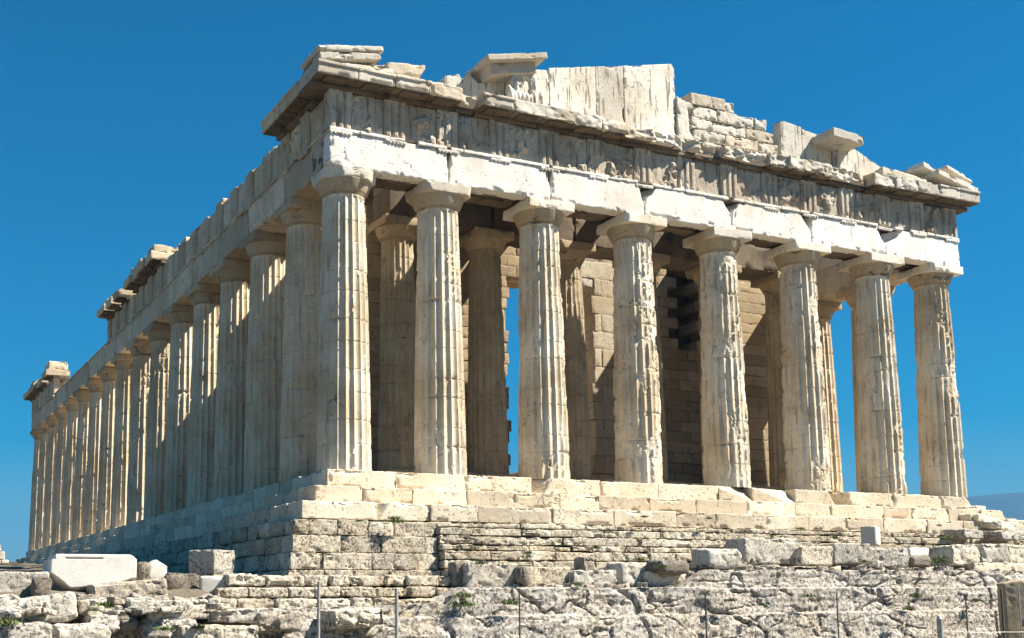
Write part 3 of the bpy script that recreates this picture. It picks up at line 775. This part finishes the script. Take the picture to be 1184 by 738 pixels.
mb = MB(); courses(mb, 'y', 8.0, 26.5, 4.95, 6.05, .7, lambda y: np.interp(y, [8, 9, 12, 14, 18, 23, 25, 26.5], [12.2, 12.2, 12.2, 10.6, 10.2, 9.6, 9.3, 5]), 31)
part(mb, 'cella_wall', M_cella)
mb = MB(); courses(mb, 'y', 9.21, 40, 24.8, 25.9, .7, lambda y: np.interp(y, [8, 14, 17, 19, 22, 26, 40], [12.2, 12.2, 11, 8, 6, 4.2, 3.6]), 32)
part(mb, 'cella_wall', M_cella)
rgd = random.Random(9); jag = [rgd.uniform(-.25, .35) for _ in range(40)]
jl = lambda z: 12.98+(jag[int(z*2)]*.5 if z < 10.4 else 1.6); jr = lambda z: 17.75+(jag[int(z*2)+7]*.7 if z < 10.4 else -3.0)
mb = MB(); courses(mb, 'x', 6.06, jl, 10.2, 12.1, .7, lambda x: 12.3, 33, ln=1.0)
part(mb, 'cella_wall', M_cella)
mb = MB(); courses(mb, 'x', jr, 19.4, 10.2, 12.1, .7, lambda x: 13.1, 34, ch=.86, ln=2.3)
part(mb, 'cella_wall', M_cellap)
mb = MB(); courses(mb, 'x', 19.41, 24.79, 10.22, 12.1, .7, lambda x: 12.9, 36, ln=1.15, hole=lambda x, z: 7.6+.5*math.sin(x*9) < z < 11.9 and 22.6+.5*math.sin(z*5) < x < 24.2)
part(mb, 'cella_wall', M_cella)
mb = MB(); rbox(mb, (21.2, 11.5, 6.5), (24.78, 12.05, 12.4), .12, .03, .12, .2, 2450, 2); part(mb, 'wall_core', M_brown)
mb = MB(); courses(mb, 'y', 7.9, 9.2, 24.55, 26.45, .7, lambda x: 12.3, 35, ln=1.3); part(mb, 'cella_wall', M_cella)
mb = MB(); rbox(mb, (12.4, 10.25, 10.58), (18.4, 11.1, 11.35), .1, .03, .03, .1, 2400); rbox(mb, (12.4, 11.15, 10.6), (18.4, 12.0, 11.3), .2, .03, .03, .1, 2401)
part(mb, 'door_lintel', M_corn)

# ------------------------------------------------------------------ statues in the pediment
def statue():
    me = bpy.data.meshes.new('statue_group'); bm = bmesh.new()
    def ell(c, s, rx=0, rz=0):
        m = Matrix.Translation(c)@Matrix.Rotation(rz, 4, 'Z')@Matrix.Rotation(rx, 4, 'Y')@Matrix.Diagonal((*s, 1))
        bmesh.ops.create_icosphere(bm, subdivisions=3, radius=1, matrix=m)
    # kneeling bearded figure (left) and girl leaning on him (right); heads are lost
    ell((-.32, .02, .30), (.42, .32, .30)); ell((-.30, 0, .78), (.26, .22, .42), R(12)); ell((-.22, 0, 1.16), (.30, .19, .16))
    ell((-.62, -.12, .34), (.17, .16, .40), R(-25)); ell((-.05, -.18, .32), (.40, .16, .17), R(8)); ell((-.52, -.05, .92), (.10, .11, .34), R(28))
    ell((-.2, 0, 1.33), (.10, .10, .12))
    ell((.42, .02, .42), (.28, .26, .46)); ell((.38, -.02, .95), (.20, .19, .36), R(-10)); ell((.30, 0, 1.22), (.23, .15, .13)); ell((.12, -.04, 1.12), (.30, .09, .09), R(10))
    ell((.62, -.14, .36), (.14, .15, .42), R(14)); ell((.30, -.20, .30), (.13, .14, .36), R(-8)); ell((.0, .05, .10), (.92, .38, .14))
    bm.to_mesh(me); bm.free()
    o = bpy.data.objects.new('tmp', me); COL.objects.link(o)
    md = o.modifiers.new('r', 'REMESH'); md.mode = 'VOXEL'; md.voxel_size = .028
    dg = bpy.context.evaluated_depsgraph_get(); ev = o.evaluated_get(dg); m2 = bpy.data.meshes.new_from_object(ev)
    bpy.data.objects.remove(o)
    n = len(m2.vertices); v = np.zeros(n*3, np.float32); m2.vertices.foreach_get('co', v); v = v.reshape(-1, 3).astype(float)
    nn = np.zeros(n*3, np.float32); m2.vertices.foreach_get('normal', nn); nn = nn.reshape(-1, 3)
    fold = np.sin(v[:, 0]*38+6*fbm(v*2.2, 4, 3)+v[:, 2]*5)*.014*sst(1.05, .75, v[:, 2])
    d_ = .05*fbm(v*4, 1, 4, .6)+fold-.05*sst(.2, .5, fbm(v*3, 7, 3)); v = v+nn*d_[:, None]
    m2.vertices.foreach_set('co', v.astype(np.float32).ravel()); m2.update()
    for p in m2.polygons: p.use_smooth = True
    m2.materials.clear(); m2.materials.append(M_tymp)
    return m2
st = bpy.data.objects.new('statue_group', statue()); COL.objects.link(st); st.location = (7.95, .18, 13.80)
st.scale = (1, .9, 1.12)
setp(st, 'worn headless marble figures crouching on the cornice under the jutting slab', 'statue')

# ------------------------------------------------------------------ loose stones in front
def stone_thing(name, rect, Y, depth, mat, label, cat, seed, rz=0, group=None, sp=.045, r=.04, amp=.03, chip=.08, pit=.03, warp=None, cuts=(), sink=.0, ry=0):
    x0, y0, x1, y1 = rect
    a = at(x0, (y0+y1)/2, Y); b = at(x1, (y0+y1)/2, Y); zt = at((x0+x1)/2, y0, Y)[2]; zb_ = at((x0+x1)/2, y1, Y)[2]
    L = b[0]-a[0]; Hh = zt-zb_+sink
    mb = MB(); rbox(mb, (-L/2, 0, 0), (L/2, depth, Hh), sp, r, amp, chip, seed, 2.4, warp=warp, cuts=cuts, pit=pit)
    o = mb.build(name, mat); o.location = ((a[0]+b[0])/2, Y, zb_-sink); o.rotation_euler = (0, R(ry), R(rz))
    setp(o, label, cat, group); return o

# big smooth block with its groove
def grooved():
    a = at(58, 662, -8); b = at(158, 662, -8); L = b[0]-a[0]; zt = at(108, 641, -8)[2]; zb_ = at(108, 685, -8)[2]; Hh = zt-zb_
    mb = MB()
    def wp(P, Un):
        P = P.copy(); g = np.exp(-((Un[:, 2]-.79)/.04)**4)*sst(-.68, -.64, Un[:, 0])*sst(.22, .16, Un[:, 0])*(Un[:, 1] < 0)
        P[:, 1] += g*.07
        up = (Un[:, 2] > .74)&(Un[:, 0] < -.72); P[:, 0] += np.where(up & (Un[:, 0] < -.9), .1, 0)
        return P
    rbox(mb, (-L/2, 0, 0), (L/2, 1.1, Hh), (.03, .06, .012), .03, .006, .015, 3001, 2, warp=wp,
         cuts=[((-1, -.35, -1.15), .70), ((1, -.2, 1.2), .93), ((.15, -.5, -1), .46)])
    o = mb.build('marble_block', M_smooth); o.location = ((a[0]+b[0])/2, -8, zb_)
    setp(o, 'largest smooth white marble block, a long groove cut near its top', 'block')
grooved()
st_ = stone_thing
def gable(P, Un):
    P = P.copy(); top = Un[:, 2] > .3; P[:, 2] -= np.where(top, .16*np.abs(Un[:, 0]+.1)*(Un[:, 2]-.3)/.7, 0); return P
st_('marble_block', (171, 647, 194, 673), -7.2, .5, M_smooth, 'small white block with a gabled top right of the grooved block', 'block', 3010, amp=.015, chip=.03, pit=.01, warp=gable)
st_('rock', (157, 650, 174, 680), -7.4, .5, M_dark, 'brown rock wedged between the grooved block and the small gabled block', 'rock', 3011, r=.12, amp=.06)
st_('marble_block', (240, 636, 280, 668), -7.0, .8, M_block, 'tall squared block with a pitted right face above the wedge fragment', 'block', 3012, rz=38, amp=.015, pit=.025, sp=.035)
st_('marble_fragment', (232, 666, 262, 700), -8.6, .5, M_smooth, 'pale smooth wedge-shaped fragment narrowing downwards below the tall squared block', 'fragment', 3013, rz=-12, amp=.01, pit=0, chip=.03,
    cuts=[((1, 0, -.8), .30)])
st_('rock', (192, 662, 236, 695), -8.0, .7, M_dark, 'dark pitted rock left of the wedge-shaped fragment', 'rock', 3014, r=.15, amp=.09, pit=.06)
st_('marble_block', (-30, 661, 57, 690), -8.4, .8, M_block, 'low pitted white block cut off by the left edge of the photo', 'block', 3015, amp=.03)
st_('rock', (38, 667, 62, 692), -8.9, .5, M_dark, 'dark rough rock against the lower left corner of the grooved block', 'rock', 3016, r=.12, amp=.07)
st_('boulder', (22, 688, 92, 722), -11.0, 1.0, M_block, 'big rough boulder with a flat pale end below the grooved block', 'boulder', 3017, r=.12, amp=.08, pit=.06, rz=-8, ry=-8)
st_('marble_slab', (108, 672, 195, 694), -8.7, .9, M_block, 'flat white slab lying under the gabled block', 'slab', 3018, r=.06, amp=.04, ry=-5)
st_('boulder', (-14, 688, 24, 716), -10.7, .9, M_block, 'rounded pale boulder at the left edge below the low pitted block', 'boulder', 3019, r=.14, amp=.06)
st_('stone_block', (92, 694, 104, 712), -10.8, .4, M_block, 'small upright pale stone beside the flat end of the big boulder', 'block', 3020, r=.05)
st_('stone_block', (150, 694, 200, 712), -10.5, .8, M_block, 'grey pitted block under the flat white slab', 'block', 3021, r=.05, amp=.05)
st_('stone_block', (202, 694, 243, 716), -10.6, .8, M_poros, 'tan block under the wedge-shaped fragment, end of the low wall', 'block', 3022)
st_('rock', (135, 712, 160, 730), -11.0, .5, M_dark, 'dark rounded stone low down below the grey pitted block', 'rock', 3023, r=.12, amp=.06)
st_('rock', (60, 722, 130, 745), -11.6, .9, M_block, 'low pale outcrop stone at the bottom below the big boulder', 'rock', 3024, r=.14, amp=.09, pit=.06)
st_('rock', (0, 720, 62, 750), -12.0, .9, M_rock, 'grey fissured rock at the bottom left corner', 'rock', 3025, r=.14, amp=.1, pit=.07)
st_('rock', (165, 716, 232, 742), -11.0, .9, M_rock, 'grey cracked rock at the bottom below the tan end block', 'rock', 3026, r=.12, amp=.09, pit=.07)
# the row on the ledge to the right
for i, (rc, Yp, mt, lb) in enumerate([((0, 706, 70, 716), -10.4, M_block, 'thin pale ledge stone under the rounded boulder at the left edge'),
        ((96, 704, 150, 713), -10.6, M_poros, 'thin tan slab with grass in front of it, right of the big boulder'),
        ((104, 712, 140, 724), -11.2, M_block, 'broken pale stone left of the low dark rounded stone'),
        ((208, 724, 300, 745), -11.2, M_poros, 'long low tan stone at the bottom edge left of the first post'),
        ((172, 707, 214, 719), -10.9, M_block, 'pale flat stone before the grey pitted block'),
        ((240, 704, 300, 716), -10.7, M_block, 'flat grey stone lying before the foot of the low wall'),
        ((300, 708, 352, 724), -10.8, M_block, 'squarish pale stone left of the leftmost post, before the low wall'),
        ((386, 704, 450, 722), -10.8, M_poros, 'wide tan stone between the two pale posts')]):
    st_('broken_block', rc, Yp, .8, mt, lb, 'block', 3500+i, r=.05, amp=.06, pit=.05, chip=.1, sink=.1, rz=(i*31 % 17)-8, ry=(i*13 % 7)-3)
row = [((526, 650, 541, 676), 'stone_block', M_dark, 'dark narrow stone at the left end of the row on the ledge'),
       ((540, 651, 601, 678), 'stone_block', M_block, 'large pale rounded block near the left end of the row on the ledge'),
       ((603, 655, 616, 676), 'rock', M_dark, 'small dark rock between two pale blocks on the ledge'),
       ((611, 656, 661, 678), 'stone_block', M_poros, 'flat-topped tan block left of the dark cube on the ledge'),
       ((675, 644, 693, 660), 'stone_block', M_dark, 'small dark cube standing on the stones of the ledge'),
       ((662, 659, 716, 676), 'stone_block', M_block, 'long low block beneath the dark cube'),
       ((719, 650, 752, 676), 'boulder', M_block, 'round grey boulder right of the long low block'),
       ((750, 660, 796, 677), 'stone_block', M_poros, 'grey squared stone right of the round boulder'),
       ((764, 648, 800, 661), 'rock', M_dark, 'dark flat rock lying on the grey squared stone'),
       ((798, 660, 818, 676), 'rock', M_dark, 'dark little rock left of the wide step-like block'),
       ((846, 648, 868, 660), 'rock', M_dark, 'dark hollow-sided rock below the wide grey block'),
       ((820, 634, 858, 656), 'rock', M_block, 'ragged pale rock left of the wide grey block'),
       ((862, 622, 925, 650), 'stone_block', M_block, 'wide grey block under the temple steps, nearly flush with the courses'),
       ((925, 632, 965, 652), 'stone_block', M_poros, 'flat-faced block right of the wide grey block'),
       ((966, 628, 1006, 650), 'stone_block', M_block, 'pale rough block below the small upright white block'),
       ((1005, 634, 1052, 654), 'stone_block', M_rock, 'grey cracked block below the bright flat slab'),
       ((1100, 630, 1136, 652), 'stone_block', M_poros, 'brown pitted block right of the bright flat slab'),
       ((1137, 629, 1166, 650), 'stone_block', M_block, 'bluish grey block between two brown pitted blocks'),
       ((1167, 630, 1200, 651), 'stone_block', M_poros, 'brown pitted block at the right edge of the photo'),
       ((1122, 651, 1200, 664), 'stone_block', M_step, 'long tan slab under the blocks at the right edge')]
for i, (rc, nm, mt, lb) in enumerate(row):
    Yp = -9.3-(.35 if 'rock' == nm else 0)+(.25 if i % 3 == 0 else 0)
    st_(nm, rc, Yp, .9 if rc[2]-rc[0] > 24 else .5, mt, lb, 'rock' if nm in ('rock', 'boulder') else 'block', 3100+i, r=.14 if nm in ('rock', 'boulder') else .05, amp=.06, pit=.04, sink=.06, sp=.05, rz=(i*37 % 11)-5)
st_('marble_block', (1001, 609, 1030, 631), -3.2, .55, M_smooth, 'small upright white block standing alone against the foundation', 'block', 3200, rz=36, amp=.01, pit=0, chip=.02)
st_('marble_slab', (1052, 634, 1101, 644), -8.2, .9, M_smooth, 'bright flat slab lying on the ledge beside brown pitted blocks', 'slab', 3201, amp=.02, pit=0)
st_('rock', (1056, 643, 1078, 656), -9.2, .5, M_dark, 'brown stub of rock under the bright flat slab', 'rock', 3202, r=.1)

# rubble steps at the far right corner of the temple
rub = [((1119, 585, 1140, 594), -.5), ((1130, 597, 1160, 603), -1.5), ((1149, 591, 1161, 597), -.4), ((1148, 604, 1182, 610), -1.9), ((1122, 594, 1138, 606), -1.3), ((1164, 601, 1192, 606), -.8), ((1112, 612, 1140, 619), -2.4), ((1152, 614, 1190, 621), -2.6)]
rl = ['tan block at the top of the rubble below the last column', 'long flat slab in the middle of the rubble slope', 'small pale stone perched on the rubble skyline', 'low pale slab near the right edge of the rubble slope',
      'squared stone under the broken corner of the steps', 'flat stone on the skyline at the right edge', 'grey slab at the foot of the rubble slope', 'grey slab at the foot of the rubble at the right edge']
for i, ((rc, Yp), lb) in enumerate(zip(rub, rl)):
    st_('stone_block', rc, Yp, .9, M_step if i < 5 else M_block, lb, 'block', 3300+i, r=.04, amp=.06, pit=.04, sink=.12, rz=(i*29 % 23)-4, ry=(i*17 % 9)-2)

# low wall of re-used courses, left of the middle
mb = MB()
zr = [(664, 678), (678, 691), (691, 706), (706, 722)]
for k, (ya, yb) in enumerate(zr):
    Yp = [-8.9, -9.25, -9.6, -9.95][k]; x0 = [262, 250, 244, 238][k]; x1 = [532, 536, 545, 540][k]
    za = at(400, ya, Yp)[2]; zb_ = at(400, yb, Yp)[2]; a0 = at(x0, ya, Yp)[0]; a1 = at(x1, ya, Yp)[0]
    t = split(a0, a1, .4, 1.15, rng)
    for a, b in zip(t[:-1], t[1:]):
        if rng.random() < .04: continue
        rbox(mb, (a+.012, Yp+rng.uniform(-.05, .06), zb_+.006), (b-.012, Yp+1.3, za-.006-rng.uniform(0, .04)), (.04, .2, .035), .045, .04, .07, rng.randrange(9999), 3, pit=.045)
o = mb.build('stone_wall', M_poros); setp(o, 'low wall of rough grey and tan stone courses below the temple corner', 'wall')

# distant wall end at the far left
mb = MB(); 
a = at(-60, 636, 60); b = at(11, 636, 60)
for k in range(3):
    t = split(a[0], b[0]-(k*.3), .8, 1.6, rng)
    for s_, e_ in zip(t[:-1], t[1:]): rbox(mb, (s_, 60, -1.6+k*.62), (e_-.02, 61.2, -1.6+(k+1)*.62-.02), .2, .06, .05, .1, rng.randrange(999))
o = mb.build('stone_wall', M_poros); setp(o, 'distant low stone wall at the left edge beyond the colonnade', 'wall')

# ------------------------------------------------------------------ posts, wire, bollard, standing slab
M_post = flat('galvanised_steel', (.42, .40, .36), .5, .4); M_rust = flat('dark_steel', (.12, .10, .08), .7, .3)
def tube(mb, p0, p1, r, n=10):
    p0 = Vector(p0); p1 = Vector(p1); d = (p1-p0); qt = d.to_track_quat('Z', 'Y').to_matrix(); L = d.length
    V = []
    for t, rr in ((0, 0.001), (0, r), (L*.5, r), (L-r*.4, r), (L, r*.6), (L, 0.001)):
        for k in range(n):
            a = k/n*2*math.pi; V.append(p0+qt@Vector((rr*math.cos(a), rr*math.sin(a), t)))
    V = np.array([list(v) for v in V]).reshape(6, n, 3).transpose(1, 0, 2).reshape(-1, 3)
    mb.add(V, grid_q(n, 6, True))
posts = [(368, 672, .032, M_post, 'thin pale post before the low wall, leftmost of the posts'), (458, 680, .034, M_post, 'pale post before the right part of the low wall'),
         (600, 686, .018, M_rust, 'thin dark post before the rock face, below the large pale rounded block'), (815, 686, .022, M_rust, 'thin dark post before the middle of the rock face'),
         (967, 686, .018, M_rust, 'thin dark post left of the short bollard'), (1116, 688, .018, M_rust, 'thin dark post right of the short bollard'),
         (1157, 680, .030, M_rust, 'thick dark post beside the brown standing slab'), (1177, 678, .020, M_post, 'thin pale post in front of the brown standing slab')]
PY = -13.5
for px, py, r_, mt, lb in posts:
    p = at(px, py, PY); mb = MB(); tube(mb, (0, 0, 0), (.01, 0, p[2]+6.1), r_)
    o = mb.build('barrier_post', mt); o.location = (p[0], p[1], -6.1); setp(o, lb, 'post', 'posts in front of the rock face')
p = at(1086, 714, PY); mb = MB(); tube(mb, (0, 0, 0), (0, 0, p[2]+6.1), .075, 18); tube(mb, (0, 0, p[2]+6.1), (0, 0, p[2]+6.14), .05, 18)
o = mb.build('bollard', M_post); o.location = (p[0], p[1], -6.1); setp(o, 'short thick grey bollard at the bottom right', 'bollard')
mb = MB(); pts = [at(x, y, PY-.04) for x, y in ((1088, 729), (1116, 731), (1137, 732), (1157, 731), (1177, 731), (1215, 730))]
for a, b in zip(pts[:-1], pts[1:]): tube(mb, a, b, .009, 6)
setp(mb.build('wire', M_post), 'thin pale wire running from the bollard past the standing slab', 'wire')
def rounded(P, Un):
    P = P.copy(); P[:, 2] -= np.where(Un[:, 2] > 0, .22*np.clip(-Un[:, 0]-.3, 0, 1)**2*Un[:, 2], 0); return P
st_('standing_slab', (1176, 670, 1236, 760), -12.6, .4, M_cella, 'brown smooth standing slab with a rounded top at the bottom right corner', 'slab', 3400, r=.06, amp=.02, chip=.05, pit=.02, warp=rounded, sink=1.0, rz=-24)

# ------------------------------------------------------------------ weeds and small rubble
M_weed = flat('weed_leaf', (.10, .14, .03), .8)
mb = MB(); rg = random.Random(77)
spots = [(534, 700, -10.2, .35), (537, 690, -10.2, .3), (588, 698, -10.3, .3), (668, 676, -9.9, .2), (300, 722, -10.4, .25), (312, 724, -10.4, .2), (845, 695, -10.3, .2), (935, 690, -10.3, .25), (1058, 690, -10.3, .3),
         (1085, 650, -9.5, .35), (1090, 648, -9.5, .3), (458, 604, -1.95, .3), (455, 600, -1.9, .25), (415, 603, -1.9, .15), (115, 702, -10.2, .3), (105, 706, -10.3, .3), (125, 701, -10.1, .25), (190, 728, -11.4, .2), (765, 656, -9.9, .2), (740, 648, -9.5, .22),
         (555, 652, -9.5, .18), (820, 600, -1.9, .16), (745, 598, -1.9, .15), (925, 612, -2, .2), (1095, 622, -3.5, .25), (1086, 608, -2, .15), (965, 622, -3, .2), (5, 722, -12, .3), (230, 726, -11.2, .2), (690, 634, -4.5, .2), (610, 640, -5, .2), (1050, 704, -10.6, .2), (1000, 650, -9.6, .2), (1128, 695, -10.4, .2), (880, 700, -10.5, .15)]
for (px, py, Yp, s) in spots:
    c = at(px, py, Yp); 
    for k in range(150):
        a = rg.uniform(0, 2*math.pi); e = rg.uniform(.1, 1.3); L = s*rg.uniform(.2, .6); o_ = np.array([rg.gauss(0, s*.5), rg.gauss(0, s*.22), rg.uniform(-.12, .1)*s])
        d = np.array([math.cos(a)*math.cos(e), math.sin(a)*math.cos(e), math.sin(e)]); sd2 = np.array([-d[1], d[0], .2])*.03*(.6+s)
        b0 = c+o_; mb.add(np.array([b0-sd2*.4, b0+sd2*.4, b0+d*L*.6+sd2, b0+d*L]), [[0, 1, 2, 3]])
setp(mb.build('weeds', M_weed), kind='stuff')
mb = MB(); rg = random.Random(78)
for k in range(330):
    px = rg.choice((rg.uniform(0, 260), rg.uniform(520, 1184), rg.uniform(260, 1184), rg.uniform(520, 1184))); Yp = rg.uniform(-9.45, -8.6) if px > 260 else rg.uniform(-11.5, -8.3)
    c = at(px, 690, Yp); s = rg.uniform(.04, .17)
    z = -3.50 if px > 830 else (-4.0 if px > 560 else -4.4) if px > 260 else ( -4.2-max(0, -9-Yp)*.12)
    fl_ = rg.uniform(.35, .9) if px > 260 else rg.uniform(.25, .5); s *= 1 if px > 260 else 1.5
    rbox(mb, (-s, -s*.8, -.05), (s*rg.uniform(.6, 1.6), s*.8, s*fl_), .08, s*.15, s*.25, s*.4, k+5000, 4, mat=Matrix.Translation((c[0], c[1], z))@Matrix.Rotation(rg.uniform(-.7, .7), 4, 'Z')@Matrix.Rotation(rg.uniform(-.25, .25), 4, 'Y'))
for k in range(420):
    x = rg.uniform(31.2, 37.5); y = rg.uniform(-3.2, 4); s = rg.uniform(.06, .26)
    z = float(gz(np.array([x]), np.array([y]))[0])+.05
    rbox(mb, (x-s, y-s*.7, z-.1), (x+s*rg.uniform(.7, 1.5), y+s*.7, z+s*rg.uniform(.5, 1.1)), .12, s*.25, s*.2, s*.3, k+7000, 4)
setp(mb.build('rubble', M_block), kind='stuff')
print('verts', sum(len(m.vertices) for m in bpy.data.meshes))

# ------------------------------------------------------------------ air between here and the mountain
bm = bmesh.new(); bmesh.ops.create_cube(bm, size=1, matrix=Matrix.Translation((0, 0, 240))@Matrix.Diagonal((18200, 18200, 602, 1)))
me = bpy.data.meshes.new('haze'); bm.to_mesh(me); bm.free()
hz = bpy.data.objects.new('haze', me); COL.objects.link(hz); setp(hz, kind='stuff')
hm = bpy.data.materials.new('haze_air'); hm.use_nodes = True; n_ = hm.node_tree; n_.nodes.clear()
ho = n_.nodes.new('ShaderNodeOutputMaterial'); hv = n_.nodes.new('ShaderNodeVolumePrincipled')
hv.inputs['Color'].default_value = (.07, .32, .60, 1); hv.inputs['Density'].default_value = 1.9e-4; hv.inputs['Anisotropy'].default_value = .0
n_.links.new(hv.outputs[0], ho.inputs['Volume']); me.materials.append(hm)
